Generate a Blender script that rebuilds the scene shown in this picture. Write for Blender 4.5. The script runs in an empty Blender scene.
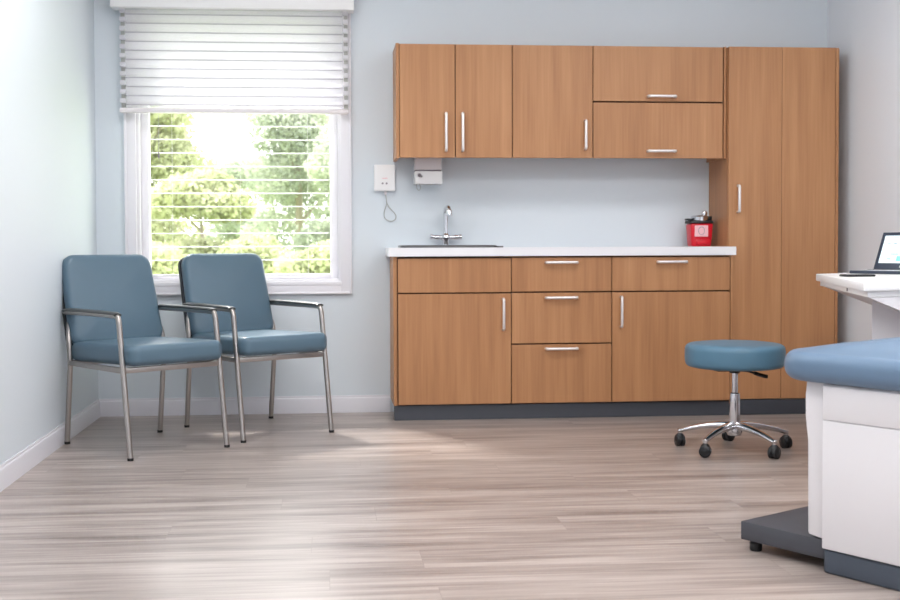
import bpy, bmesh, math, random
from mathutils import Vector, Matrix
R = math.radians
scene = bpy.context.scene
COL = scene.collection
random.seed(7)

# ------------------------------------------------------------------ camera
CAM_Y = -6.5928
def make_camera():
    yaw, pitch, roll = .08817, .029854, -.0037127
    f = Vector((math.sin(yaw)*math.cos(pitch), math.cos(yaw)*math.cos(pitch), -math.sin(pitch)))
    r = Vector((math.cos(yaw), -math.sin(yaw), 0)); u = r.cross(f)
    c, s = math.cos(roll), math.sin(roll)
    r, u = c*r+s*u, -s*r+c*u
    cam = bpy.data.cameras.new('camera'); o = bpy.data.objects.new('camera', cam); COL.objects.link(o)
    o.matrix_world = Matrix(((r.x, u.x, -f.x, 0), (r.y, u.y, -f.y, CAM_Y), (r.z, u.z, -f.z, .94), (0, 0, 0, 1)))
    cam.sensor_fit = 'HORIZONTAL'; cam.sensor_width = 36
    cam.lens = 1181.7/900*36
    cam.shift_x = (450-434.5)/900; cam.shift_y = -(300-279.06)/900
    cam.clip_end = 300
    cam.dof.use_dof = True; cam.dof.focus_distance = 4.7; cam.dof.aperture_fstop = 5.0
    scene.camera = o
make_camera()

# ------------------------------------------------------------------ world, sun, lights, exposure
w = bpy.data.worlds.new('sky'); scene.world = w; w.use_nodes = True
wn = w.node_tree.nodes; wl = w.node_tree.links
bg = wn['Background']; bg.inputs[1].default_value = 3.4
tc = wn.new('ShaderNodeTexCoord'); sp = wn.new('ShaderNodeSeparateXYZ'); cr = wn.new('ShaderNodeValToRGB')
wl.new(tc.outputs['Generated'], sp.inputs[0]); wl.new(sp.outputs['Z'], cr.inputs[0]); wl.new(cr.outputs[0], bg.inputs[0])
cr.color_ramp.elements[0].position = 0.0; cr.color_ramp.elements[0].color = (1, 1, .98, 1)
cr.color_ramp.elements[1].position = .7; cr.color_ramp.elements[1].color = (.88, .93, 1, 1)

sd = bpy.data.lights.new('sun', 'SUN'); sun = bpy.data.objects.new('sun', sd); COL.objects.link(sun)
sd.energy = 7.5; sd.angle = R(7); sd.color = (1, .97, .92)
sun.rotation_euler = Vector((.22, -.42, -.50)).to_track_quat('-Z', 'Y').to_euler()

LAMPS = [(-.35, -1.9), (1.95, -1.9), (-.35, -4.3), (1.95, -4.3), (.8, -6.9)]
WATTS = [14, 5, 22, 34, 30]
for (lx, ly), watt in zip(LAMPS, WATTS):                                  # the tubes behind each ceiling diffuser
    a = bpy.data.lights.new('ceiling_light_tubes', 'AREA'); a.shape = 'RECTANGLE'; a.size = 1.16; a.size_y = .56
    a.energy = watt; a.color = (1, .99, .98)
    ao = bpy.data.objects.new('ceiling_light_tubes', a); COL.objects.link(ao); ao.location = (lx, ly, 2.715)
scene.view_settings.view_transform = 'Standard'
scene.view_settings.look = 'None'
scene.view_settings.exposure = 0.4
scene.view_settings.gamma = 1.0
scene.view_settings.use_curve_mapping = False

# ------------------------------------------------------------------ materials
def srgb(r, g, b):
    return tuple(((c/255)/12.92 if c/255 <= .04045 else ((c/255+.055)/1.055)**2.4) for c in (r, g, b)) + (1,)
def mat(name, col, rough=.5, metal=0, spec=.5, coat=0, bump=None, emit=None, estr=0, sheen=0):
    m = bpy.data.materials.new(name); m.use_nodes = True
    b = m.node_tree.nodes['Principled BSDF']
    b.inputs['Base Color'].default_value = col; b.inputs['Roughness'].default_value = rough
    b.inputs['Metallic'].default_value = metal; b.inputs['Specular IOR Level'].default_value = spec
    b.inputs['Coat Weight'].default_value = coat
    if emit: b.inputs['Emission Color'].default_value = emit; b.inputs['Emission Strength'].default_value = estr
    n = m.node_tree.nodes; l = m.node_tree.links
    tc = n.new('ShaderNodeTexCoord'); nz = n.new('ShaderNodeTexNoise')
    l.new(tc.outputs['Object'], nz.inputs['Vector'])
    sc, st = bump if bump else (60, .02)
    nz.inputs['Scale'].default_value = sc; nz.inputs['Detail'].default_value = 3
    bp = n.new('ShaderNodeBump'); bp.inputs['Strength'].default_value = st; bp.inputs['Distance'].default_value = .01
    l.new(nz.outputs['Fac'], bp.inputs['Height']); l.new(bp.outputs[0], b.inputs['Normal'])
    return m

M = {}
M['wall'] = mat('pale_blue_wall_paint', srgb(219, 227, 234), .62, spec=.35, bump=(160, .03))
M['wall_side'] = mat('pale_grey_wall_paint', srgb(236, 241, 248), .6, spec=.35, bump=(160, .03))
M['ceiling'] = mat('white_ceiling_paint', srgb(238, 238, 238), .8)
M['trim'] = mat('white_trim_paint', srgb(228, 227, 234), .4)
M['frame'] = mat('white_window_frame', srgb(240, 238, 244), .35)
M['counter'] = mat('white_laminate_worktop', srgb(240, 239, 243), .35)
M['kick'] = mat('dark_grey_plinth', srgb(68, 71, 79), .45)
M['gap'] = mat('dark_brown_edge', srgb(74, 46, 26), .6)
M['handle'] = mat('brushed_nickel', srgb(240, 236, 236), .38, .75)
M['steel'] = mat('satin_steel', srgb(176, 170, 166), .3, 1)
M['chrome'] = mat('polished_chrome', srgb(222, 222, 226), .12, 1)
M['sink'] = mat('stainless_steel', srgb(112, 110, 112), .35, 1)
M['vinyl'] = mat('slate_blue_vinyl', srgb(86, 110, 127), .38, spec=.45, bump=(240, .05))
M['vinyl_stool'] = mat('stool_blue_vinyl', srgb(84, 121, 144), .4, spec=.45, bump=(240, .05))
M['vinyl_table'] = mat('table_blue_vinyl', srgb(98, 122, 148), .4, spec=.5, bump=(240, .04))
M['black'] = mat('black_plastic', srgb(26, 27, 30), .4)
M['shell'] = mat('dark_back_shell', srgb(38, 42, 50), .5)
M['pad'] = mat('dark_grey_arm_pad', srgb(66, 68, 68), .3)
M['white'] = mat('white_plastic', srgb(246, 245, 246), .35)
M['mount'] = mat('off_white_plastic', srgb(234, 228, 231), .4)
M['cabinet_white'] = mat('white_powder_coat', srgb(228, 225, 228), .42)
M['step'] = mat('charcoal_step', srgb(72, 73, 80), .55, bump=(300, .1))
M['slate'] = mat('slate_plinth', srgb(72, 80, 92), .45)
M['red'] = mat('red_plastic', srgb(214, 24, 44), .3)
M['label'] = mat('pale_pink_paper', srgb(244, 196, 202), .6)
M['ink'] = mat('grey_print', srgb(150, 140, 150), .6)
M['cord'] = mat('grey_cord', srgb(176, 176, 172), .5)
M['laptop'] = mat('dark_blue_grey_plastic', srgb(52, 62, 78), .35)
M['silver'] = mat('silver_plastic', srgb(225, 226, 230), .35)
M['diffuser'] = mat('lamp_diffuser', srgb(250, 250, 250), .5, emit=(1, .98, .95, 1), estr=3)
M['bark'] = mat('grey_brown_bark', srgb(160, 150, 135), .9)
M['outer'] = mat('grey_outer_wall', srgb(180, 176, 170), .9)

def wood():
    m = bpy.data.materials.new('warm_beech_laminate'); m.use_nodes = True
    n = m.node_tree.nodes; l = m.node_tree.links; b = n['Principled BSDF']
    g = n.new('ShaderNodeNewGeometry'); oi = n.new('ShaderNodeObjectInfo')
    mul = n.new('ShaderNodeMath'); mul.operation = 'MULTIPLY'; mul.inputs[1].default_value = 37; l.new(oi.outputs['Random'], mul.inputs[0])
    cx = n.new('ShaderNodeCombineXYZ'); l.new(mul.outputs[0], cx.inputs[0]); l.new(mul.outputs[0], cx.inputs[2])
    add = n.new('ShaderNodeVectorMath'); l.new(g.outputs['Position'], add.inputs[0]); l.new(cx.outputs[0], add.inputs[1])
    def noise(scx, scz, sc, det):
        mp = n.new('ShaderNodeMapping'); mp.inputs['Scale'].default_value = (scx, scx, scz); l.new(add.outputs[0], mp.inputs[0])
        t = n.new('ShaderNodeTexNoise'); t.inputs['Scale'].default_value = sc; t.inputs['Detail'].default_value = det
        t.inputs['Roughness'].default_value = .6; l.new(mp.outputs[0], t.inputs['Vector']); return t
    a = noise(9, .55, 1.6, 3); f = noise(60, 1.6, 1.6, 3); h = noise(2.2, .8, 1.2, 1)
    mx = n.new('ShaderNodeMix'); mx.inputs[0].default_value = .3; l.new(a.outputs['Fac'], mx.inputs[2]); l.new(f.outputs['Fac'], mx.inputs[3])
    m2 = n.new('ShaderNodeMix'); m2.inputs[0].default_value = .25; l.new(mx.outputs[0], m2.inputs[2]); l.new(h.outputs['Fac'], m2.inputs[3])
    c = n.new('ShaderNodeValToRGB'); l.new(m2.outputs[0], c.inputs[0])
    e = c.color_ramp.elements; e[0].position = .3; e[0].color = srgb(158, 109, 73); e[1].position = .7; e[1].color = srgb(198, 147, 105)
    k = e.new(.5); k.color = srgb(180, 129, 89)
    l.new(c.outputs[0], b.inputs['Base Color']); b.inputs['Roughness'].default_value = .42; b.inputs['Specular IOR Level'].default_value = .4
    return m
M['wood'] = wood()

def floor_mat():
    m = bpy.data.materials.new('grey_oak_vinyl_planks'); m.use_nodes = True
    n = m.node_tree.nodes; l = m.node_tree.links; b = n['Principled BSDF']
    g = n.new('ShaderNodeNewGeometry')
    br = n.new('ShaderNodeTexBrick'); br.offset = 0
    sp = n.new('ShaderNodeSeparateXYZ'); l.new(g.outputs['Position'], sp.inputs[0])
    rw = n.new('ShaderNodeMath'); rw.operation = 'DIVIDE'; rw.inputs[1].default_value = .2; l.new(sp.outputs['Y'], rw.inputs[0])
    fl = n.new('ShaderNodeMath'); fl.operation = 'FLOOR'; l.new(rw.outputs[0], fl.inputs[0])
    wn_ = n.new('ShaderNodeTexWhiteNoise'); wn_.noise_dimensions = '1D'; l.new(fl.outputs[0], wn_.inputs['W'])
    sh = n.new('ShaderNodeMath'); sh.operation = 'MULTIPLY_ADD'; sh.inputs[1].default_value = 1.3; l.new(wn_.outputs['Value'], sh.inputs[0]); l.new(sp.outputs['X'], sh.inputs[2])
    cb = n.new('ShaderNodeCombineXYZ'); l.new(sh.outputs[0], cb.inputs[0]); l.new(sp.outputs['Y'], cb.inputs[1]); l.new(cb.outputs[0], br.inputs['Vector'])
    br.inputs['Scale'].default_value = 1; br.inputs['Brick Width'].default_value = 1.3; br.inputs['Row Height'].default_value = .2
    br.inputs['Mortar Size'].default_value = .0007; br.inputs['Mortar Smooth'].default_value = .3; br.offset = 0; br.inputs['Bias'].default_value = 0
    br.inputs['Color1'].default_value = (0, 0, 0, 1); br.inputs['Color2'].default_value = (1, 1, 1, 1); br.inputs['Mortar'].default_value = (.5, .5, .5, 1)
    sc = n.new('ShaderNodeVectorMath'); sc.operation = 'SCALE'; sc.inputs['Scale'].default_value = .14; l.new(br.outputs['Color'], sc.inputs[0])
    add = n.new('ShaderNodeVectorMath'); l.new(g.outputs['Position'], add.inputs[0]); l.new(sc.outputs[0], add.inputs[1])
    def noise(x, y, sc, det, dist=0, v=None):
        mp = n.new('ShaderNodeMapping'); mp.inputs['Scale'].default_value = (x, y, 1); l.new((v or add).outputs[0], mp.inputs[0])
        t = n.new('ShaderNodeTexNoise'); t.inputs['Scale'].default_value = sc; t.inputs['Detail'].default_value = det
        t.inputs['Roughness'].default_value = .6; t.inputs['Distortion'].default_value = dist; l.new(mp.outputs[0], t.inputs['Vector']); return t
    a = noise(.6, 8.5, 1.5, 4, .35); f = noise(1.8, 50, 1.5, 3, .2)
    mx = n.new('ShaderNodeMix'); mx.inputs[0].default_value = .32; l.new(a.outputs['Fac'], mx.inputs[2]); l.new(f.outputs['Fac'], mx.inputs[3])
    c = n.new('ShaderNodeValToRGB'); l.new(mx.outputs[0], c.inputs[0])
    e = c.color_ramp.elements; e[0].position = .34; e[0].color = srgb(122, 110, 105); e[1].position = .65; e[1].color = srgb(188, 176, 170)
    k = e.new(.48); k.color = srgb(157, 144, 138)
    dk = n.new('ShaderNodeMix'); dk.data_type = 'RGBA'; l.new(br.outputs['Fac'], dk.inputs[0]); l.new(c.outputs[0], dk.inputs[6]); dk.inputs[7].default_value = srgb(140, 126, 120)
    l.new(dk.outputs[2], b.inputs['Base Color'])
    b.inputs['Roughness'].default_value = .30; b.inputs['Specular IOR Level'].default_value = .5
    bp = n.new('ShaderNodeBump'); bp.inputs['Strength'].default_value = .06; bp.inputs['Distance'].default_value = .01
    l.new(f.outputs['Fac'], bp.inputs['Height']); l.new(bp.outputs[0], b.inputs['Normal'])
    return m
M['floor'] = floor_mat()

def glass():
    m = bpy.data.materials.new('window_glass'); m.use_nodes = True
    n = m.node_tree.nodes; l = m.node_tree.links; n.remove(n['Principled BSDF'])
    t = n.new('ShaderNodeBsdfTransparent'); g = n.new('ShaderNodeBsdfGlossy'); g.inputs['Roughness'].default_value = .02
    lw = n.new('ShaderNodeLayerWeight'); lw.inputs['Blend'].default_value = .5
    pw = n.new('ShaderNodeMath'); pw.operation = 'POWER'; pw.inputs[1].default_value = 5; l.new(lw.outputs['Facing'], pw.inputs[0])
    fr = n.new('ShaderNodeMath'); fr.operation = 'MULTIPLY_ADD'; fr.inputs[1].default_value = .9; fr.inputs[2].default_value = .03; l.new(pw.outputs[0], fr.inputs[0])
    mx = n.new('ShaderNodeMixShader')
    l.new(fr.outputs[0], mx.inputs[0]); l.new(t.outputs[0], mx.inputs[1]); l.new(g.outputs[0], mx.inputs[2]); l.new(mx.outputs[0], n['Material Output'].inputs[0])
    return m
M['glass'] = glass()
def sheer(name, col, trans, clear):
    m = bpy.data.materials.new(name); m.use_nodes = True
    n = m.node_tree.nodes; l = m.node_tree.links; n.remove(n['Principled BSDF'])
    d = n.new('ShaderNodeBsdfDiffuse'); d.inputs[0].default_value = col
    t = n.new('ShaderNodeBsdfTranslucent'); t.inputs[0].default_value = col
    mx = n.new('ShaderNodeMixShader'); mx.inputs[0].default_value = trans; l.new(d.outputs[0], mx.inputs[1]); l.new(t.outputs[0], mx.inputs[2])
    tr = n.new('ShaderNodeBsdfTransparent'); m2 = n.new('ShaderNodeMixShader'); m2.inputs[0].default_value = clear
    l.new(mx.outputs[0], m2.inputs[1]); l.new(tr.outputs[0], m2.inputs[2]); l.new(m2.outputs[0], n['Material Output'].inputs[0])
    return m
M['vane'] = sheer('white_blind_vane', srgb(246, 245, 249), .62, 0)
M['vane_shade'] = sheer('pale_grey_vane_shade', srgb(205, 204, 210), .45, .35)  # grey of the shade where one vane meets the next
M['voile'] = sheer('white_sheer_voile', srgb(246, 245, 249), .6, .74)
def leafm(name, c1, c2):
    m = bpy.data.materials.new(name); m.use_nodes = True
    n = m.node_tree.nodes; l = m.node_tree.links; n.remove(n['Principled BSDF'])
    g = n.new('ShaderNodeNewGeometry'); nz = n.new('ShaderNodeTexNoise'); nz.inputs['Scale'].default_value = 1.4; l.new(g.outputs['Position'], nz.inputs['Vector'])
    c = n.new('ShaderNodeValToRGB'); l.new(nz.outputs['Fac'], c.inputs[0]); e = c.color_ramp.elements
    e[0].position = .38; e[0].color = c1; e[1].position = .62; e[1].color = c2
    d = n.new('ShaderNodeBsdfDiffuse'); t = n.new('ShaderNodeBsdfTranslucent'); mx = n.new('ShaderNodeMixShader'); mx.inputs[0].default_value = .45
    l.new(c.outputs[0], d.inputs[0]); l.new(c.outputs[0], t.inputs[0]); l.new(d.outputs[0], mx.inputs[1]); l.new(t.outputs[0], mx.inputs[2])
    l.new(mx.outputs[0], n['Material Output'].inputs[0]); return m
M['leaf_yellow'] = leafm('yellow_green_leaves', srgb(172, 177, 138), srgb(204, 206, 170))
M['leaf_hazed'] = leafm('hazed_grey_green_leaves', srgb(164, 172, 154), srgb(198, 203, 184))  # outdoor haze put into the leaf colour: paler and greyer for distance
M['grass'] = mat('pale_lawn', srgb(160, 180, 110), .9)

# ------------------------------------------------------------------ mesh helpers
def obj(name, bm, m, parent=None, smooth=40):
    me = bpy.data.meshes.new(name); bmesh.ops.recalc_face_normals(bm, faces=bm.faces[:]); bm.to_mesh(me); bm.free()
    if smooth:
        me.shade_smooth(); me.set_sharp_from_angle(angle=R(smooth))
    ms = m if isinstance(m, (list, tuple)) else [m]
    for k in ms: me.materials.append(M[k])
    o = bpy.data.objects.new(name, me); COL.objects.link(o)
    if parent: o.parent = parent
    return o
def tag(o, label, cat, group=None, kind=None):
    if label: o['label'] = label
    if cat: o['category'] = cat
    if group: o['group'] = group
    if kind: o['kind'] = kind
    return o
def thing(name, label, cat, loc=(0, 0, 0), rz=0, group=None):
    o = bpy.data.objects.new(name, None); COL.objects.link(o); o.location = loc; o.rotation_euler = (0, 0, rz)
    o.empty_display_size = .1
    return tag(o, label, cat, group)
def struct(name, bm, m, parent=None, smooth=40, label=None):
    o = obj(name, bm, m, parent, smooth)
    if not parent: o['kind'] = 'structure'
    if label: o['label'] = label
    return o
def box(bm, x0, x1, y0, y1, z0, z1, bev=0, seg=2, mi=0):
    before = set(bm.faces)
    vs = [bm.verts.new((x, y, z)) for z in (z0, z1) for y in (y0, y1) for x in (x0, x1)]
    fs = [bm.faces.new([vs[i] for i in q]) for q in ((0, 2, 3, 1), (4, 5, 7, 6), (0, 1, 5, 4), (2, 6, 7, 3), (0, 4, 6, 2), (1, 3, 7, 5))]
    if bev:
        es = list({e for f in fs for e in f.edges}); bmesh.ops.bevel(bm, geom=es, offset=bev, segments=seg, profile=.5, affect='EDGES')
    for f in set(bm.faces)-before: f.material_index = mi
    return bm
def B(*a, **k): return box(bmesh.new(), *a, **k)
def prism(bm, pts, axis, a, b, bev=0):
    """pts: 2-D outline; axis 'x','y','z' extruded from a to b"""
    def v(p, t): return {'x': (t, p[0], p[1]), 'y': (p[0], t, p[1]), 'z': (p[0], p[1], t)}[axis]
    A = [bm.verts.new(v(p, a)) for p in pts]; Bv = [bm.verts.new(v(p, b)) for p in pts]; n = len(pts)
    fs = [bm.faces.new(A), bm.faces.new(Bv)] + [bm.faces.new((A[i], A[(i+1) % n], Bv[(i+1) % n], Bv[i])) for i in range(n)]
    if bev:
        es = list({e for f in fs for e in f.edges}); bmesh.ops.bevel(bm, geom=es, offset=bev, segments=2, profile=.5, affect='EDGES')
    return bm
def tube(bm, pts, r, n=12, closed=False, flat=None, caps=True):
    """sweep a circle (or a flattened one: flat=(a,b) half sizes, b along up) along pts"""
    pts = [Vector(p) for p in pts]; rings = []; N = len(pts); prev = None
    for i, p in enumerate(pts):
        if closed: t = pts[(i+1) % N]-pts[i-1]
        else: t = pts[min(i+1, N-1)]-pts[max(i-1, 0)]
        t.normalize()
        if prev is None:
            up = Vector((0, 0, 1)) if abs(t.z) < .9 else Vector((0, 1, 0))
            a = t.cross(up).normalized()
        else:
            a = (prev-t*prev.dot(t)).normalized()
        prev = a; b = a.cross(t)
        rr = r[i] if isinstance(r, (list, tuple)) else r
        fa, fb = flat if flat else (rr, rr)
        rings.append([bm.verts.new(p+a*math.cos(2*math.pi*k/n)*fa+b*math.sin(2*math.pi*k/n)*fb) for k in range(n)])
    for i in range(N if closed else N-1):
        q, s = rings[i], rings[(i+1) % N]
        for k in range(n): bm.faces.new((q[k], q[(k+1) % n], s[(k+1) % n], s[k]))
    if not closed and caps: bm.faces.new(rings[0]); bm.faces.new(rings[-1])
    return bm
def arc_path(pts, rad, seg=6):
    """round the inner corners of a polyline"""
    pts = [Vector(p) for p in pts]; out = [pts[0]]
    for i in range(1, len(pts)-1):
        a, b, c = pts[i-1], pts[i], pts[i+1]
        d1 = (a-b); d2 = (c-b); rr = min(rad, d1.length*.49, d2.length*.49)
        p1 = b+d1.normalized()*rr; p2 = b+d2.normalized()*rr
        for k in range(seg+1):
            t = k/seg; out.append(p1*(1-t)**2+b*2*t*(1-t)+p2*t*t)
    out.append(pts[-1]); return out
def lathe(bm, prof, cx=0, cy=0, n=32):
    rings = []
    for (r, z) in prof:
        if r < 1e-6: rings.append([bm.verts.new((cx, cy, z))])
        else: rings.append([bm.verts.new((cx+r*math.cos(2*math.pi*k/n), cy+r*math.sin(2*math.pi*k/n), z)) for k in range(n)])
    for a, b in zip(rings, rings[1:]):
        for k in range(n):
            j = (k+1) % n
            if len(a) == 1 and len(b) == 1: continue
            if len(a) == 1: bm.faces.new((a[0], b[j], b[k]))
            elif len(b) == 1: bm.faces.new((a[k], a[j], b[0]))
            else: bm.faces.new((a[k], a[j], b[j], b[k]))
    for rg in (rings[0], rings[-1]):
        if len(rg) > 1: bm.faces.new(rg)
    return bm
def cushion(w, d, h, rc, re, crown=.01, under=.0, k=8, ps=6, mat4=None, taper=0):
    """puffy pad: rounded-rectangle outline in XY, rounded edges, slight crown; base at z=0"""
    bm = bmesh.new()
    def outline(ins, z):
        hw, hd = w/2-ins, d/2-ins; r = max(rc-ins, .004); out = []
        for (sx, sy, a0) in ((1, 1, 0), (-1, 1, 90), (-1, -1, 180), (1, -1, 270)):
            for i in range(k+1):
                a = R(a0+90*i/k); x = sx*(hw-r)+r*math.cos(a); y = sy*(hd-r)+r*math.sin(a)
                x *= 1-taper*(y/(d/2)); out.append((x, y, z))
        # extra points on straight sides are unnecessary
        return out
    rings = []
    for i in range(ps+1):
        a = R(90*i/ps); rings.append(outline(re*(1-math.sin(a)), re*(1-math.cos(a))))
    for i in range(ps+1):
        a = R(90*i/ps); rings.append(outline(re*(1-math.cos(a)), h-re+re*math.sin(a)))
    top = rings[-1]; bot = rings[0]
    for s in (.86, .66, .42, .18):
        rings.append([(x*s, y*s, h+crown*(1-s*s)) for x, y, z in top])
        rings.insert(0, [(x*s, y*s, -under*(1-s*s)) for x, y, z in bot])
    vr = [[bm.verts.new(p) for p in rg] for rg in rings]; n = len(vr[0])
    for a, b in zip(vr, vr[1:]):
        for i in range(n): bm.faces.new((a[i], a[(i+1) % n], b[(i+1) % n], b[i]))
    bm.faces.new(vr[0]); bm.faces.new(vr[-1])
    if mat4: bm.transform(mat4)
    return bm
def copy_tree(o, parent=None):
    c = o.copy(); COL.objects.link(c)
    if parent: c.parent = parent
    for ch in list(o.children): copy_tree(ch, c)
    return c

# ------------------------------------------------------------------ room
XL, XR, YB, YF, ZC = -1.268, 2.85, 0.0, -8.4, 2.78
struct('floor', B(XL-.12, XR+.12, YF-.12, YB+.14, -.06, 0), 'floor', smooth=0)
struct('ceiling', B(XL-.12, XR+.12, YF-.12, YB+.14, ZC, ZC+.1), 'ceiling', smooth=0)
WX0, WX1, WZ0, WZ1 = -1.055, .068, .725, 2.21          # hole in the wall
bm = bmesh.new()
box(bm, XL-.12, WX0, 0, .14, 0, ZC); box(bm, WX1, XR+.12, 0, .14, 0, ZC)
box(bm, WX0, WX1, 0, .14, 0, WZ0); box(bm, WX0, WX1, 0, .14, WZ1, ZC)
struct('wall_back', bm, 'wall', smooth=0)
struct('wall_left', B(XL-.12, XL, YF, 0, 0, ZC), 'wall', smooth=0)
struct('wall_right', B(XR, XR+.12, YF, 0, 0, ZC), 'wall_side', smooth=0)
struct('wall_front', B(XL-.12, XR+.12, YF-.12, YF, 0, ZC), 'wall_side', smooth=0)
BB = [(0, 0), (-.012, 0), (-.012, .072), (-.0095, .082), (-.006, .086), (-.005, .096), (0, .096)]
struct('baseboard_back', prism(bmesh.new(), BB, 'x', XL, .33), 'trim', smooth=20)
struct('baseboard_left', prism(bmesh.new(), [(XL-p[0], p[1]) for p in BB], 'y', YF, -.0), 'trim', smooth=20)
struct('baseboard_right', prism(bmesh.new(), [(XR+p[0], p[1]) for p in BB], 'y', YF, -.34), 'trim', smooth=20)
struct('baseboard_front', prism(bmesh.new(), [(YF-p[0], p[1]) for p in BB], 'x', XL+.016, XR-.016), 'trim', smooth=20)

# window: casing on the wall, fixed frame in the hole, sash, pane, ledge
wd = thing('window_1', 'white framed window with daylight and trees behind it', 'window'); wd['kind'] = 'structure'
def rect_frame(bm, x0, x1, z0, z1, t, y0, y1, bev=.003, tb=None):
    tb = tb or t
    box(bm, x0, x0+t, y0, y1, z0, z1, bev); box(bm, x1-t, x1, y0, y1, z0, z1, bev)
    box(bm, x0+t-.001, x1-t+.001, y0, y1, z1-t, z1, bev); box(bm, x0+t-.001, x1-t+.001, y0, y1, z0, z0+tb, bev)
bm = bmesh.new(); rect_frame(bm, -1.108, .118, .672, 2.26, .058, -.022, 0); obj('casing', bm, 'frame', wd)
bm = bmesh.new(); rect_frame(bm, -1.112, .122, .664, 2.264, .012, -.03, -.0005); obj('casing_edge', bm, 'frame', wd)
bm = bmesh.new(); rect_frame(bm, -1.055, .068, .725, 2.21, .022, .0, .13); obj('frame', bm, 'frame', wd)
bm = bmesh.new(); rect_frame(bm, -1.033, .046, .745, 2.19, .044, .045, .10, bev=.006, tb=.03); obj('sash', bm, 'frame', wd)
obj('pane', B(-.992, .005, .070, .076, .772, 2.15), 'glass', wd, smooth=0)
obj('sill', B(-1.05, .063, -.026, .04, .712, .735, bev=.004), 'frame', wd)

# ------------------------------------------------------------------ outside
def outside():
    struct('ground_outside', B(-60, 60, .6, 120, -.35, -.3), 'grass', smooth=0)
    def leaves(bm, c, rad, n, s, rng):
        for _ in range(n):
            while True:
                p = Vector((rng.uniform(-1, 1), rng.uniform(-1, 1), rng.uniform(-1, 1)))
                if .1 < p.length < 1: break
            p = Vector((c[0]+p.x*rad[0], c[1]+p.y*rad[1], c[2]+p.z*rad[2]))
            a = Vector((rng.gauss(0, 1), rng.gauss(0, 1), rng.gauss(0, 1))).normalized(); b = a.orthogonal().normalized()
            b.rotate(Matrix.Rotation(rng.uniform(0, 6.28), 3, a)); c2 = a.cross(b); q = s*rng.uniform(.6, 1.3)
            vs = [bm.verts.new(p+b*q*x+c2*q*y) for x, y in ((-.5, 0), (-.15, .3), (.25, .22), (.55, 0), (.25, -.22), (-.15, -.3))]
            bm.faces.new(vs)
    def tree(x, y, h, wdt, m, label, seed, n, dense=1, low=.2):
        rng = random.Random(seed); t = thing('tree', label, 'tree', (x, y, -.3), 0, 'trees beyond the window')
        bm = bmesh.new()
        for k in range(16):
            a = rng.uniform(0, 6.28); zz = rng.uniform(low, .93); rr = wdt*(1-abs(zz-.5)*.95)*rng.uniform(.15, .85)
            leaves(bm, (rr*math.cos(a), rr*math.sin(a), zz*h), (wdt*.44, wdt*.44, h*.13), int(n/16*6.5), .14*dense, rng)
        obj('foliage', bm, m, t, 0)
        bm = bmesh.new(); tube(bm, [(0, 0, 0), (.05, 0, h*.4), (-.05, .05, h*.85)], [h*.025, h*.018, h*.006], 8)
        for k in range(4):
            a = k*1.7+rng.random(); z = h*(.3+.12*k); tube(bm, [(0, 0, z), (wdt*.5*math.cos(a), wdt*.5*math.sin(a), z+h*.18)], [h*.01, h*.003], 6)
        obj('trunk', bm, 'bark', t)
    Y, G = 'leaf_yellow', 'leaf_hazed'
    tree(-5.0, 25, 5.4, 1.9, Y, 'tall yellow-green tree at the left side of the window view', 1, 2600)
    tree(-2.9, 20.5, 2.9, 1.5, Y, 'low yellow-green tree in the middle of the window view', 2, 1900, low=.1)
    tree(-1.0, 31, 6.2, 2.1, G, 'tall hazy grey-green tree at the right side of the window view', 3, 2900)
    tree(-3.6, 39, 4.8, 2.0, G, 'hazy grey-green tree far back in the middle of the window view', 4, 1500)
    tree(.9, 27, 4.6, 1.9, G, 'grey-green tree beyond the right edge of the window view', 5, 1500)
    tree(-9.6, 27, 5.6, 2.0, Y, 'yellow-green tree beyond the left edge of the window view', 6, 1500)
    for i, (x, y, h, wd_, m, lb) in enumerate([(-4.7, 17.5, 1.5, 1.0, Y, 'low pale shrub at the left foot of the window view'),
                                         (-3.1, 15.2, 1.3, 1.0, Y, 'low pale shrub behind the back of the right chair'),
                                         (-1.7, 18.2, 1.5, 1.0, Y, 'low pale shrub right of the right chair back'),
                                         (-.3, 15.2, 1.3, 1.0, Y, 'low pale shrub at the right foot of the window view')]):
        rng = random.Random(40+i); bm = bmesh.new()
        for k in range(9):
            a = rng.uniform(0, 6.28); rr = wd_*.6*rng.random()
            leaves(bm, (rr*math.cos(a), rr*math.sin(a), h*rng.uniform(.25, .85)), (.55, .5, .32), 480, .11, rng)
        t = thing('shrub', lb, 'shrub', (x, y, -.3), 0, 'shrubs beyond the window'); obj('foliage', bm, m, t, 0)
        bm = bmesh.new(); tube(bm, [(0, 0, 0), (.02, 0, h*.6)], [.04, .015], 8); obj('stem', bm, 'bark', t)
outside()

# ------------------------------------------------------------------ blinds
bl = thing('window_blind', 'white sheer-vaned window blind lowered over the upper half of the window', 'blind', (0, 0, 0))
X0, X1 = -1.122, .108
obj('valance', B(-1.158, .138, -.135, -.031, 2.208, 2.345, bev=.004), 'white', bl)
bm = bmesh.new(); nv = 11; pitch = .0485; zb = 1.695
for i in range(nv):
    z = zb+i*pitch
    pts = [(-.060, z+.000), (-.070, z+.003), (-.078, z+.014), (-.082, z+.030), (-.084, z+.047), (-.086, z+.047), (-.084, z+.029), (-.080, z+.012), (-.071, z+.001), (-.060, z-.002)]
    prism(bm, pts, 'x', X0+.032, X1-.028)
    tab = [(-.058, z+.010), (-.084, z+.014), (-.086, z+.034), (-.058, z+.030)]
    prism(bm, tab, 'x', X0+.002, X0+.0315); prism(bm, tab, 'x', X1-.0275, X1-.002)
obj('vanes', bm, 'vane', bl)
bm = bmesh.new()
for i in range(nv): box(bm, X0+.034, X1-.030, -.0885, -.0868, zb+i*pitch-.004, zb+i*pitch+.0035)
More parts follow.
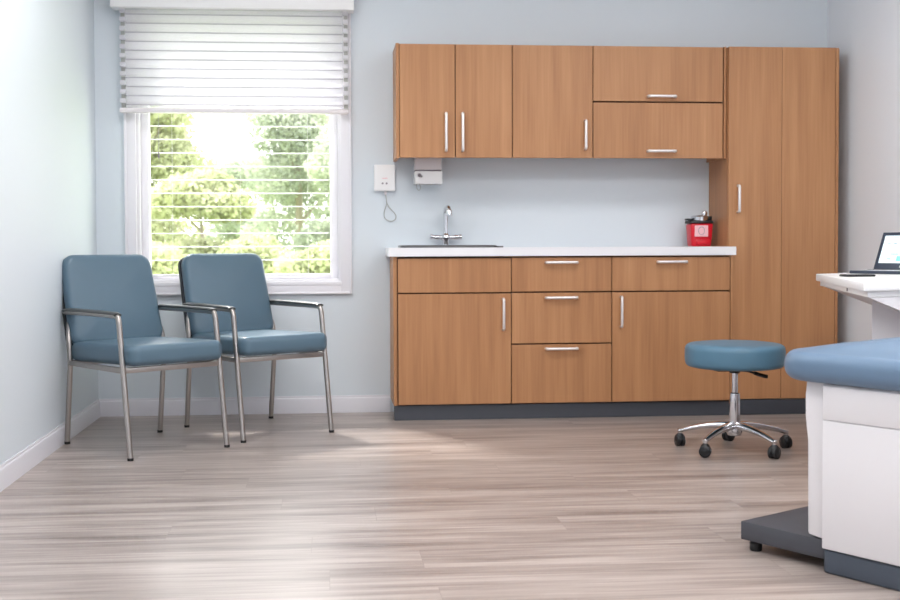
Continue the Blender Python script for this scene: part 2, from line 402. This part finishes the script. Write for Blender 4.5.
obj('vane_shade_lines', bm, 'vane_shade', bl, 0)  # grey strips added at the vane joins to draw their shade lines
bm = bmesh.new()
box(bm, X0+.034, X1-.030, -.0935, -.0925, 1.675, 2.23); obj('front_voile', bm, 'voile', bl, 0)
bm = bmesh.new(); box(bm, X0+.034, X1-.030, -.0525, -.0515, 1.675, 2.23); obj('rear_voile', bm, 'voile', bl, 0)
obj('side_channel', B(X0+.004, X0+.030, -.050, -.034, 1.675, 2.23), 'cord', bl); obj('side_channel', B(X1-.026, X1-.004, -.050, -.034, 1.675, 2.23), 'cord', bl)
obj('bottom_rail', B(X0, X1, -.095, -.050, 1.652, 1.678, bev=.006), 'mount', bl)
vb = thing('venetian_blind', 'white venetian blind with open slats hanging in front of the window glass', 'blind', (0, 0, 0))
bm = bmesh.new()
for i in range(19):
    z = .852+i*.0737
    prism(bm, [(.002, z), (.012, z+.0018), (.022, z+.002), (.032, z), (.032, z+.0022), (.022, z+.0044), (.012, z+.0042), (.002, z+.0022)], 'x', -.978, -.002)
obj('slats', bm, 'white', vb)
for x in (-.86, -.49, -.12):
    bm = bmesh.new(); tube(bm, [(x, .017, .775), (x, .017, 2.17)], .0007, 6); obj('ladder_cord', bm, 'white', vb)
obj('head_rail', B(-1.03, .043, -.0, .034, 2.155, 2.187, bev=.003), 'white', vb)
obj('bottom_rail', B(-.978, -.002, .004, .032, .765, .776, bev=.002), 'white', vb)
bm = bmesh.new(); tube(bm, [(-.927, -.006, 2.16), (-.929, -.006, 1.42)], .0016, 8); obj('tilt_wand', bm, 'cord', vb)
bm = bmesh.new(); lathe(bm, [(.001, 1.41), (.004, 1.415), (.004, 1.445), (.001, 1.45)], -.929, -.006, 10)
obj('wand_tip', bm, 'ink', vb)

# ------------------------------------------------------------------ cabinets
def bar_handle(parent, x, z, length, yf, vertical=True):
    """flat bow handle proud of the front at y = yf"""
    L = length/2; bm = bmesh.new(); d = .026
    P = [(0, -L), (-d, -L+.004), (-d, L-.004), (0, L)]
    if vertical: pts = [(x, yf+.001, z-L)] + [(x, yf-d, z-L), (x, yf-d, z+L)] + [(x, yf+.001, z+L)]
    else: pts = [(x-L, yf+.001, z)] + [(x-L, yf-d, z), (x+L, yf-d, z)] + [(x+L, yf+.001, z)]
    tube(bm, arc_path(pts, .010, 4), .0078, 12)
    o = obj('handle', bm, 'handle', parent); o['label'] = 'brushed nickel bar handle'; return o
def carcass(t, x0, x1, y0, y1, z0, z1, top=True):
    bm = bmesh.new(); th = .016
    box(bm, x0, x0+th, y0, y1, z0, z1); box(bm, x1-th, x1, y0, y1, z0, z1)
    box(bm, x0+th, x1-th, y0, y1, z0, z0+th)
    if top: box(bm, x0+th, x1-th, y0, y1, z1-th, z1)
    box(bm, x0+th, x1-th, y1-th, y1, z0, z1)
    return obj('carcass', bm, 'wood', t, 0)
def front(t, name, x0, x1, z0, z1, yf, lab=None):
    g = .0022
    o = obj(name, B(x0+g, x1-g, yf, yf+.018, z0+g, z1-g, bev=.0012, seg=1), 'wood', t)
    if lab: o['label'] = lab
    return o
def gap_board(t, x0, x1, z0, z1, y):                    # dark carcass edge seen in the joints
    return obj('edge_band', B(x0, x1, y, y+.004, z0, z1), 'gap', t, 0)

GW = 'wall cupboards above the worktop'; GB = 'base cupboards under the worktop'
UY = -.30
t = thing('wall_cabinet', 'wooden wall cupboard with two narrow doors, leftmost above the sink', 'cabinet', (0, 0, 0), 0, GW)
carcass(t, .362, .977, UY+.022, -.001, 1.424, 2.005); gap_board(t, .372, .977, 1.409, 2.0, UY+.0185)
obj('side_panel', B(.3545, .3715, UY, -.001, 1.397, 2.005, bev=.001, seg=1), 'wood', t).location = (0, 0, 0)
for (a, b, hx) in ((.372, .671, .620), (.671, .978, .709)):
    d = front(t, 'door', a, b, 1.397, 2.003, UY); bar_handle(d, hx, 1.535, .198, UY)
t = thing('wall_cabinet', 'wooden wall cupboard with a single wide door and handle at its right', 'cabinet', (0, 0, 0), 0, GW)
carcass(t, .978, 1.416, UY+.022, -.001, 1.424, 2.005); gap_board(t, .978, 1.416, 1.409, 2.0, UY+.0185)
d = front(t, 'door', .978, 1.417, 1.397, 2.003, UY); bar_handle(d, 1.374, 1.524, .152, UY)
t = thing('wall_cabinet', 'wooden wall cupboard with two stacked lift-up flaps beside the tall cupboard', 'cabinet', (0, 0, 0), 0, GW)
carcass(t, 1.417, 2.140, UY+.022, -.001, 1.424, 2.005); gap_board(t, 1.417, 2.14, 1.409, 2.0, UY+.0185)
for (z0, z1, hz) in ((1.704, 2.003, 1.732), (1.397, 1.700, 1.437)):
    d = front(t, 'flap', 1.417, 2.137, z0, z1, UY); bar_handle(d, 1.793, hz, .15, UY, False)
obj('side_panel', B(2.1405, 2.1545, UY, -.001, 1.397, 2.005, bev=.001, seg=1), 'wood', t)

# tall cupboard
TY = -.33
t = thing('tall_cabinet', 'tall wooden two-door cupboard reaching up to the wall cupboards at the right', 'cabinet', (0, 0, 0))
carcass(t, 2.161, 2.786, TY+.022, -.001, .082, 2.0); gap_board(t, 2.17, 2.77, .09, 1.995, TY+.0185)
obj('side_panel', B(2.1565, 2.161, TY+.02, -.001, .082, 2.0), 'wood', t)
d = front(t, 'door', 2.157, 2.457, .083, 2.003, TY); bar_handle(d, 2.211, 1.178, .142, TY)
d = obj('door', B(2.4564, 2.757, TY, TY+.018, .085, 2.001, bev=.0008, seg=1), 'wood', t)
obj('filler_strip', B(2.760, 2.775, TY+.002, TY+.02, .083, 2.0), 'wood', t)

# base units
BY = -.36
t = thing('base_cabinet', 'wooden base cupboard under the sink with a single door below a blank panel', 'cabinet', (0, 0, 0), 0, GB)
carcass(t, .3505, .960, BY+.022, -.001, .082, .872, top=False); gap_board(t, .355, .962, .09, .87, BY+.0185)
obj('side_panel', B(.3325, .3500, BY+.003, -.001, .082, .872, bev=.001, seg=1), 'wood', t)
front(t, 'blank_panel', .355, .962, .679, .864, BY)
d = front(t, 'door', .355, .962, .084, .676, BY); bar_handle(d, .918, .563, .162, BY)
t = thing('base_cabinet', 'wooden base unit with three stacked drawers in the middle of the counter', 'cabinet', (0, 0, 0), 0, GB)
carcass(t, .962, 1.506, BY+.022, -.001, .082, .872); gap_board(t, .962, 1.506, .09, .87, BY+.0185)
for (z0, z1, hz) in ((.681, .866, .838), (.404, .678, .650), (.084, .401, .377)):
    d = front(t, 'drawer', .962, 1.507, z0, z1, BY); bar_handle(d, 1.232, hz, .168, BY, False)
t = thing('base_cabinet', 'wooden base unit with one drawer above a single door behind the stool', 'cabinet', (0, 0, 0), 0, GB)
carcass(t, 1.507, 2.1555, BY+.022, -.001, .082, .872); gap_board(t, 1.507, 2.158, .09, .87, BY+.0185)
d = front(t, 'drawer', 1.507, 2.160, .681, .866, BY); bar_handle(d, 1.835, .838, .156, BY, False)
d = front(t, 'door', 1.507, 2.160, .084, .678, BY); bar_handle(d, 1.557, .571, .160, BY)
obj('end_strip', B(2.162, 2.176, BY+.002, TY-.002, .084, .868), 'wood', t)
tag(obj('plinth', B(.336, 2.775, -.338, -.30, 0, .081, bev=.002, seg=1), 'kick'), 'dark grey plinth running along the floor under all the cupboards', 'plinth')

# worktop with a cut-out for the sink
CZ0, CZ1, CY = .8735, .919, -.378
SX0, SX1, SY0, SY1 = .385, .875, -.345, -.105
bm = bmesh.new()
box(bm, .308, SX0, CY, -.001, CZ0, CZ1); box(bm, SX1, 2.155, CY, -.001, CZ0, CZ1)
box(bm, SX0, SX1, CY, SY0, CZ0, CZ1); box(bm, SX0, SX1, SY1, -.001, CZ0, CZ1)
box(bm, 2.155, 2.186, CY, TY-.002, CZ0, CZ1)
bmesh.ops.remove_doubles(bm, verts=bm.verts[:], dist=.0001)
tag(obj('countertop', bm, 'counter', None, 20), 'long white worktop lying on the wooden base units', 'worktop')

# sink
t = thing('sink', 'stainless steel inset sink with a thin raised rim in the white worktop', 'sink', (.63, -.225, .9195))
bm = bmesh.new()
def sink_mesh(bm):
    def ring(hx, hy, r, z, ox=0):
        out = []
        for (sx, sy, a0) in ((1, 1, 0), (-1, 1, 90), (-1, -1, 180), (1, -1, 270)):
            for i in range(7):
                a = R(a0+15*i); out.append(bm.verts.new((ox+sx*(hx-r)+r*math.cos(a), sy*(hy-r)+r*math.sin(a), z)))
        return out
    rs = [ring(.258, .134, .03, .0), ring(.258, .134, .03, .010), ring(.253, .129, .028, .013), ring(.236, .118, .045, .0125),
          ring(.228, .110, .045, -.004), ring(.220, .104, .05, -.14), ring(.19, .075, .05, -.155), ring(.03, .03, .029, -.158)]
    for a, b in zip(rs, rs[1:]):
        for i in range(28): bm.faces.new((a[i], a[(i+1) % 28], b[(i+1) % 28], b[i]))
    bm.faces.new(rs[-1])
sink_mesh(bm); obj('bowl', bm, 'sink', t)
bm = bmesh.new(); lathe(bm, [(.028, -.157), (.028, -.154), (.02, -.153), (.0, -.153)], n=20); obj('drain', bm, 'chrome', t)
dr = bmesh.new(); box(dr, .262, .292, -.12, .12, .0, .008, bev=.002)
obj('drainer_strip', dr, 'sink', t)

# tap
t = thing('faucet', 'chrome tap with two lever handles and a tall upright spout behind the sink', 'faucet', (.643, -.045, .9195))
bm = bmesh.new(); lathe(bm, [(.026, 0), (.026, .006), (.019, .012), (.018, .035), (.023, .042), (.026, .055), (.023, .068), (.016, .075), (.014, .08)], n=20)
obj('body', bm, 'chrome', t)
bm = bmesh.new(); tube(bm, arc_path([(0, 0, .075), (0, 0, .215), (0.004, -.11, .222), (.006, -.125, .190)], .03, 6), (.0125), 14)
obj('spout', bm, 'chrome', t)
bm = bmesh.new(); lathe(bm, [(.001, .172), (.018, .174), (.0185, .20), (.014, .206), (.001, .207)], .006, -.125, 18); obj('aerator', bm, 'chrome', t)
for s in (-1, 1):
    bm = bmesh.new(); tube(bm, [(s*.012, 0, .055), (s*.035, -.002, .056), (s*.05, -.004, .056), (s*.072, -.006, .058), (s*.078, -.006, .058)], [.011, .012, .016, .0135, .011], 14)
    obj('lever', bm, 'chrome', t)
    bm = bmesh.new(); tube(bm, [(s*.078, -.006, .058), (s*.088, -.007, .060)], [.0155, .0145], 14); obj('end_cap', bm, 'chrome', t)

# red container with dark lid
t = thing('sharps_container', 'red plastic container with dark lid and pale label standing on the worktop', 'container', (2.060, -.13, .9195), R(0))
bm = bmesh.new()
def taper_box(bm, w0, d0, w1, d1, z0, z1, bev):
    v = [bm.verts.new((sx*w/2, sy*d/2, z)) for (w, d, z) in ((w0, d0, z0), (w1, d1, z1)) for sx, sy in ((-1, -1), (1, -1), (1, 1), (-1, 1))]
    fs = [bm.faces.new([v[i] for i in q]) for q in ((3, 2, 1, 0), (4, 5, 6, 7), (0, 1, 5, 4), (1, 2, 6, 5), (2, 3, 7, 6), (3, 0, 4, 7))]
    bmesh.ops.bevel(bm, geom=list({e for f in fs for e in f.edges}), offset=bev, segments=3, profile=.5, affect='EDGES')
taper_box(bm, .112, .09, .128, .104, 0, .128, .010); obj('body', bm, 'red', t)
obj('lower_panel', B(-.032, .050, -.0530, -.043, .012, .038, bev=.003), 'red', t)
lb = obj('label', B(-.042, .034, -.0535, -.0480, .055, .117, bev=.0005, seg=1), 'label', t); lb['label'] = 'pale pink label with a faint printed ring'
bm = bmesh.new()
tube(bm, [(-.004+.017*math.cos(a*math.pi/10), -.0537, .087+.022*math.sin(a*math.pi/10)) for a in range(20)], .0014, 6, closed=True); obj('print', bm, 'ink', lb)
bm = bmesh.new(); taper_box(bm, .138, .112, .128, .104, .1285, .146, .005); obj('lid', bm, 'black', t)
bm = bmesh.new(); lathe(bm, [(.046, .1425), (.048, .166), (.042, .172), (.03, .174), (.0, .174)], 0, -.006, 28); obj('rim_band', bm, 'chrome', t)
bm = bmesh.new(); lathe(bm, [(.012, .172), (.016, .178), (.017, .187), (.012, .196), (.0, .199)], .022, -.02, 18); obj('knob', bm, 'chrome', t)
bm = bmesh.new(); box(bm, -.078, -.04, -.03, .02, .1465, .156, bev=.003); obj('catch', bm, 'black', t)
obj('catch', B(.035, .068, -.02, .03, .1465, .170, bev=.005), 'black', t)

# wall unit with hanging cord
t = thing('call_unit', 'white wall-mounted unit with a looped grey cord left of the wall cupboards', 'wall unit', (.305, -.001, 1.305))
obj('housing', B(-.059, .058, -.038, 0, -.072, .074, bev=.006, seg=3), 'white', t)
bm = bmesh.new(); box(bm, -.014, .014, -.0392, -.037, -.0035, .0005); obj('printed_mark', bm, 'label', t)
for x in (-.012, .010):
    bm = bmesh.new(); tube(bm, [(x, -.037, -.030), (x, -.0405, -.030)], .0052, 14); obj('button', bm, 'ink', t)
bm = bmesh.new(); lathe(bm, [(.006, -.092), (.0075, -.088), (.0075, -.070), (.0, -.070)], .004, -.018, 12); obj('plug', bm, 'mount', t)
cpts = [(.004, -.018, -.090), (.008, -.016, -.106), (.010, -.014, -.125), (.012, -.012, -.145), (.004, -.010, -.165), (-.004, -.009, -.19),
        (-.003, -.008, -.215), (.010, -.008, -.232), (.034, -.008, -.240), (.056, -.008, -.234), (.066, -.008, -.214), (.055, -.009, -.192), (.034, -.011, -.172), (.018, -.013, -.152), (.010, -.015, -.13)]
def smooth_path(p, it=2):
    p = [Vector(q) for q in p]
    for _ in range(it):
        o = [p[0]]
        for a, b in zip(p, p[1:]): o += [a*.75+b*.25, a*.25+b*.75]
        o.append(p[-1]); p = o
    return p
bm = bmesh.new(); tube(bm, smooth_path(cpts), .0021, 8); obj('cord', bm, 'cord', t)

# box dispenser under the wall cupboard
t = thing('dispenser', 'white two-tier box dispenser hung right under the leftmost wall cupboard', 'dispenser', (.541, -.002, 1.312))
obj('upper_box', B(-.073, .073, -.115, 0, .034, .1115, bev=.003), 'mount', t)
obj('lower_box', B(-.075, .077, -.125, 0, -.044, .026, bev=.004), 'white', t)
obj('joint', B(-.070, .072, -.108, -.004, .0255, .0345), 'ink', t)
bm = bmesh.new(); tube(bm, [(-.05, -.124, .004), (-.05, -.134, .003)], .010, 14); tube(bm, [(-.055, -.134, .009), (-.036, -.137, -.006)], [.003, .006], 10); obj('catch', bm, 'ink', t)
bm = bmesh.new(); tube(bm, smooth_path([(-.062, -.11, -.04), (-.066, -.11, -.058), (-.06, -.11, -.075), (-.05, -.11, -.08), (-.042, -.11, -.066), (-.046, -.11, -.05), (-.05, -.11, -.04)]), .0016, 8); obj('pull_loop', bm, 'cord', t)

# ------------------------------------------------------------------ chairs
def make_chair():
    t = thing('armchair', '', 'chair', (0, 0, 0), 0, 'waiting chairs by the window')
    W = .247
    def fy(z): return -.305+.095*z/.64                  # front leg leans back going up
    rear = [(.300, 0), (.255, .40), (.275, .53), (.392, .76)]
    for s in (-1, 1):
        x = s*W
        bm = bmesh.new(); tube(bm, [(x, fy(.008), .008), (x, fy(.60), .600)], .0125, 14); l = obj('leg', bm, 'steel', t)
        bm = bmesh.new(); lathe(bm, [(.0135, 0), (.0135, .012), (.0, .012)], x, fy(0), 12); obj('foot_cap', bm, 'black', l)
        bm = bmesh.new(); tube(bm, arc_path([(x, rear[0][0], .008), (x, rear[1][0], .40), (x, rear[2][0], .53), (x*.84, .330, .62), (x*.82, rear[3][0], .76)], .05, 5), .0125, 14); l = obj('leg', bm, 'steel', t)
        bm = bmesh.new(); lathe(bm, [(.0135, 0), (.0135, .012), (.0, .012)], x, .300, 12); obj('foot_cap', bm, 'black', l)
        # arm bar, bending into the front leg
        pts = arc_path([(x, fy(.585), .585), (x, fy(.625)+.004, .625), (x, -.10, .628), (x, .310, .626)], .035, 7)
        bm = bmesh.new(); tube(bm, pts, .0125, 14); arm = obj('arm', bm, 'steel', t)
        bm = bmesh.new(); tube(bm, [(x, -.205, .6310), (x, -.185, .6365), (x, .10, .6385), (x, .27, .637), (x, .30, .631)], 0, 14, flat=(.0195, .0085)); p = obj('arm_pad', bm, 'pad', arm)
        p['label'] = 'dark grey arm pad'
        bm = bmesh.new(); box(bm, x-.010, x+.010, fy(.388), .252, .376, .400, bev=.003); obj('side_rail', bm, 'steel', t)
    for y, nm in ((fy(.388), 'front_rail'), (.240, 'rear_rail')):
        bm = bmesh.new(); box(bm, -W+.010, W-.010, y-.010, y+.010, .376, .400, bev=.003); obj(nm, bm, 'steel', t)
    obj('seat', cushion(.480, .600, .092, .045, .030, crown=.012, mat4=Matrix.Translation((0, -.012, .401)) @ Matrix.Rotation(R(-1.5), 4, 'X')), 'vinyl', t)
    # back: pad leaning back, on a dark shell
    ang = R(16.5)
    rot = Matrix.Rotation(R(90)-ang, 4, 'X')              # pad lies in XY -> stand it up, top (+y) to +z, front (+z) to -y
    Mx = Matrix.Translation((0, .352, .664)) @ rot
    b = obj('backrest', cushion(.476, .450, .074, .062, .032, crown=.018, mat4=Mx, taper=.022), 'vinyl', t)
    s = obj('back_shell', cushion(.476, .444, .018, .05, .008, crown=0, mat4=Mx @ Matrix.Translation((0, 0, -.0185)), taper=.02), 'shell', t); s['label'] = 'dark shell behind the back pad'
    return t
A = make_chair(); A.location = (-.864, -.982, 0); A.rotation_euler = (0, 0, R(38)); A['label'] = 'blue vinyl armchair with steel legs in the room corner, left of the pair'
Bc = copy_tree(A); Bc.location = (-.370, -.562, 0); Bc.rotation_euler = (0, 0, R(32.5)); Bc['label'] = 'blue vinyl armchair with steel legs under the window, right of the pair'

# ------------------------------------------------------------------ stool
t = thing('rolling_stool', 'round blue vinyl stool on a chrome five-star base with black casters', 'stool', (1.823, -1.395, 0), R(5))
bm = bmesh.new()
prof = [(0, .378), (.19, .378), (.208, .382), (.217, .390), (.2205, .400), (.222, .418), (.222, .456), (.220, .468), (.214, .477), (.202, .483), (.16, .488), (.09, .491), (0, .492)]
lathe(bm, prof, n=64); obj('seat', bm, 'vinyl_stool', t)
bm = bmesh.new()
lathe(bm, [(.0, .350), (.022, .350), (.03, .365), (.03, .374), (0, .374)], n=20); box(bm, -.105, .09, -.06, .05, .364, .3775, bev=.002)
obj('seat_plate', bm, 'black', t)
bm = bmesh.new(); tube(bm, smooth_path([(.0, -.01, .363), (.05, -.02, .361), (.085, -.03, .349), (.11, -.036, .340), (.135, -.042, .337)]), [.004]*9+[.004]*40 if False else .005, 10)
tube(bm, [(.080, -.03, .352), (.098, -.034, .345), (.128, -.040, .336), (.138, -.043, .335)], 0, 12, flat=(.014, .0085)); obj('lever', bm, 'black', t)
bm = bmesh.new(); lathe(bm, [(0, .24), (.0145, .24), (.0145, .355), (0, .355)], n=24); obj('gas_lift', bm, 'chrome', t)
bm = bmesh.new(); lathe(bm, [(.0, .075), (.024, .075), (.026, .09), (.0245, .235), (.023, .258), (.020, .26), (.0, .25)], n=28); obj('column', bm, 'chrome', t)
bm = bmesh.new(); lathe(bm, [(.0, .068), (.03, .068), (.036, .08), (.036, .112), (.03, .12), (.0, .121)], n=28); obj('hub', bm, 'chrome', t)
for k in range(5):
    a = R(72*k+72); ca, sa = math.cos(a), math.sin(a)
    def P3(r, s, z): return (ca*r-sa*s, sa*r+ca*s, z)
    bm = bmesh.new()
    # arched tapering spoke
    rings = []
    for i in range(10):
        q = i/9; r = .025+q*.228; z = .112-.038*q*q-.002*q; hw = .024*(1-q)+.013*q; hh = .019*(1-q)+.0095*q
        rings.append([bm.verts.new(P3(r, hw*math.cos(b)*(1 if abs(math.cos(b)) > .3 else .9), z+hh*math.sin(b))) for b in [2*math.pi*j/12 for j in range(12)]])
    for u, v in zip(rings, rings[1:]):
        for j in range(12): bm.faces.new((u[j], u[(j+1) % 12], v[(j+1) % 12], v[j]))
    bm.faces.new(rings[0]); bm.faces.new(rings[-1])
    lathe(bm, [(0, .058), (.009, .058), (.012, .066), (.012, .078), (.008, .082), (0, .083)], ca*.25, sa*.25, 14)
    lg = obj('leg', bm, 'chrome', t)
    c = bmesh.new(); off = R(25+k*63); dx, dy = math.cos(off), math.sin(off); cx, cy = ca*.25, sa*.25
    for s in (-1, 1):                                    # twin wheels
        wx, wy = cx-dy*s*.011, cy+dx*s*.011
        tube(c, [(wx-dy*-.009, wy+dx*-.009, .0262), (wx-dy*-.007, wy+dx*-.007, .0262), (wx-dy*.007, wy+dx*.007, .0262), (wx-dy*.009, wy+dx*.009, .0262)], [.0225, .0262, .0262, .0225], 22)
    tube(c, [(cx, cy, .026), (cx, cy, .044), (cx, cy, .055), (cx, cy, .061)], [.0235, .0225, .017, .009], 16)
    obj('caster', c, 'black', lg)

# ------------------------------------------------------------------ exam table (local: +x = along the length away from the step, +y = across to the far side)
TA = R(-58)
t = thing('exam_table', 'white exam table with blue cushion and charcoal foot step in the right foreground', 'exam table', (1.388, -3.365, 0), TA)
LEN, WID = 1.42, .62
obj('body', B(0, LEN, 0, WID, .069, .5405, bev=.006, seg=3), 'cabinet_white', t)
bp = obj('side_panel', B(.004, LEN-.01, -.006, .004, .072, .437, bev=.003), 'cabinet_white', t)
obj('upper_panel', B(.004, LEN-.01, -.006, .004, .4395, .536, bev=.003), 'cabinet_white', t)
bm = bmesh.new()
prism(bm, [(-.068, .5405), (-.071, .50), (-.071, .44), (-.066, .40), (-.062, .37), (-.061, .104), (-.058, .0970), (.010, .0885), (.010, .5405)], 'y', .022, WID-.02, bev=.002)
obj('end_panel', bm, 'cabinet_white', t)
pl = obj('plinth', B(.003, LEN-.004, .003, WID-.003, .0, .0685, bev=.008, seg=3), 'slate', t); pl['label'] = 'slate grey plinth'
stp = obj('step', B(-.305, -.001, .026, WID-.03, .032, .0880, bev=.003), 'step', t); stp['label'] = 'charcoal grey foot step'
for (x, y) in ((-.270, .055), (-.270, WID-.07), (-.05, .20), (-.05, WID-.20)):
    bm = bmesh.new(); lathe(bm, [(0, 0), (.017, 0), (.019, .006), (.019, .024), (.012, .0315), (0, .0315)], x, y, 16); obj('step_foot', bm, 'black', stp)
cu = cushion(LEN+.20, WID+.075, .086, .13, .036, crown=.078, k=12, ps=8, mat4=Matrix.Translation((LEN/2-.066, WID/2, .5415)))
obj('cushion', cu, 'vinyl_table', t)

# ------------------------------------------------------------------ wall desk at the right
DZ = .80
t = thing('wall_desk', 'white wall desk with sloping underside and pedestal behind the exam table', 'desk', (0, 0, 0))
Lc, Fc = (2.156, -1.50), (1.846, -2.638)
poly = [Lc, Fc, (2.845, -2.32), (2.845, -1.06)]
bm = bmesh.new(); prism(bm, poly, 'z', DZ-.031, DZ, bev=.004); obj('top', bm, 'white', t)
bm = bmesh.new(); prism(bm, [(2.172, -1.51), (1.872, -2.612), (2.843, -2.302), (2.843, -1.08)], 'z', DZ-.053, DZ-.0315, bev=.002); obj('apron', bm, 'white', t)
# sloping underside: thin at the front edge, deep at the wall
bm = bmesh.new()
v = [bm.verts.new(p) for p in ((2.18, -1.515, DZ-.0535), (1.882, -2.605, DZ-.0535), (2.84, -2.297, DZ-.0535), (2.84, -1.09, DZ-.0535),
                               (2.19, -1.515, DZ-.058), (1.892, -2.602, DZ-.058), (2.84, -2.297, DZ-.40), (2.84, -1.09, DZ-.20))]
for q in ((0, 1, 2, 3), (4, 7, 6, 5), (0, 4, 5, 1), (1, 5, 6, 2), (2, 6, 7, 3), (3, 7, 4, 0)): bm.faces.new([v[i] for i in q])
obj('underside', bm, 'cabinet_white', t, 20)
bm = bmesh.new(); prism(bm, [(2.15, -2.08), (1.995, -2.39), (2.80, -2.22), (2.80, -2.0)], 'z', 0, DZ-.064)
obj('pedestal', bm, 'cabinet_white', t, 20)
obj('lock', B(-.008, .008, -.002, .002, -.006, .006, bev=.001), 'ink', t).matrix_world = Matrix.Translation((1.981, -2.209, DZ-.042)) @ Matrix.Rotation(R(-104.2+180), 4, 'Z')

# laptop
t = thing('laptop', 'open dark laptop with a lit chart screen standing on the white wall desk', 'laptop', (2.574, -1.500, DZ+.0005), R(-53))
# local: x along the hinge, -y toward the user
LW = .315
obj('base', B(-LW/2, LW/2, -.215, .0, 0, .014, bev=.004), 'laptop', t)
obj('keyboard_deck', B(-LW/2+.012, LW/2-.012, -.205, -.012, .0142, .0156, bev=.0005, seg=1), 'silver', t)
bm = bmesh.new()
for i in range(12):
    for j in range(5): box(bm, -.130+i*.022, -.112+i*.022, -.105+j*.018, -.091+j*.018, .0157, .0172)
obj('keys', bm, 'black', t, 0)
la = R(29)
LM = Matrix.Translation((0, .004, .014)) @ Matrix.Rotation(-la, 4, 'X')
def lid(bm): bm.transform(LM); return bm
scr = obj('lid', lid(B(-LW/2, LW/2, -.004, .006, .0, .194, bev=.004, seg=3)), 'laptop', t)
M['screen'] = mat('screen_background', srgb(235, 245, 248), .3, emit=srgb(222, 240, 244), estr=.34)
M['screen_dark'] = mat('screen_grey_marks', srgb(150, 160, 168), .3, emit=srgb(140, 152, 160), estr=.35)
M['screen_green'] = mat('screen_green_block', srgb(120, 220, 180), .3, emit=srgb(120, 222, 178), estr=.55)
d = obj('display', lid(B(-LW/2+.018, LW/2-.018, -.0052, -.0038, .032, .174)), 'screen', scr, 0); d['label'] = 'lit pale screen with grey lines and green blocks'
bm = bmesh.new()
for (x0, x1, z0, z1) in ((-.11, .02, .160, .164), (-.06, .10, .153, .156), (-.12, -.105, .132, .138), (-.09, -.075, .130, .136), (-.09, -.055, .075, .081), (-.105, -.085, .050, .056), (-.02, .03, .12, .124), (.04, .11, .11, .113)):
    obj('chart_line', lid(B(x0, x1, -.0058, -.0053, z0, z1)), 'screen_dark', scr, 0)
for (x0, x1, z0, z1) in ((-.060, .02, .042, .068), (.035, .10, .042, .060), (-.04, .0, .068, .076)): obj('chart_block', lid(B(x0, x1, -.0058, -.0053, z0, z1)), 'screen_green', scr, 0)
obj('badge', lid(B(-.035, .035, -.0046, -.0038, .010, .020)), 'silver', scr, 0)
obj('webcam_strip', lid(B(-.03, .03, -.0046, -.0038, .181, .187)), 'silver', scr, 0)
# phone
t = thing('smartphone', 'flat black phone lying on the white desk left of the laptop', 'phone', (2.14, -1.95, DZ+.0005), R(4))
obj('body', B(-.062, .062, -.034, .034, 0, .008, bev=.003), 'black', t)
M['gloss'] = mat('phone_glass', srgb(14, 15, 18), .1); obj('screen', B(-.058, .058, -.030, .030, .0081, .0088), 'gloss', t)

# ------------------------------------------------------------------ ceiling lights
for i, (lx, ly) in enumerate(LAMPS):
    t = thing('ceiling_light', ['recessed ceiling light panel above the chairs', 'recessed ceiling light panel above the stool', 'recessed ceiling light panel above the left middle of the room',
              'recessed ceiling light panel above the exam table', 'recessed ceiling light panel behind the camera'][i], 'ceiling light', (lx, ly, 0), 0, 'ceiling light panels')
    bm = bmesh.new(); z0, z1 = 2.722, 2.779
    box(bm, -.62, .62, -.32, -.29, z0, z1, .003); box(bm, -.62, .62, .29, .32, z0, z1, .003); box(bm, -.62, -.59, -.29, .29, z0, z1, .003); box(bm, .59, .62, -.29, .29, z0, z1, .003)
    obj('frame', bm, 'trim', t); obj('diffuser', B(-.59, .59, -.29, .29, 2.73, 2.736), 'diffuser', t, 0)
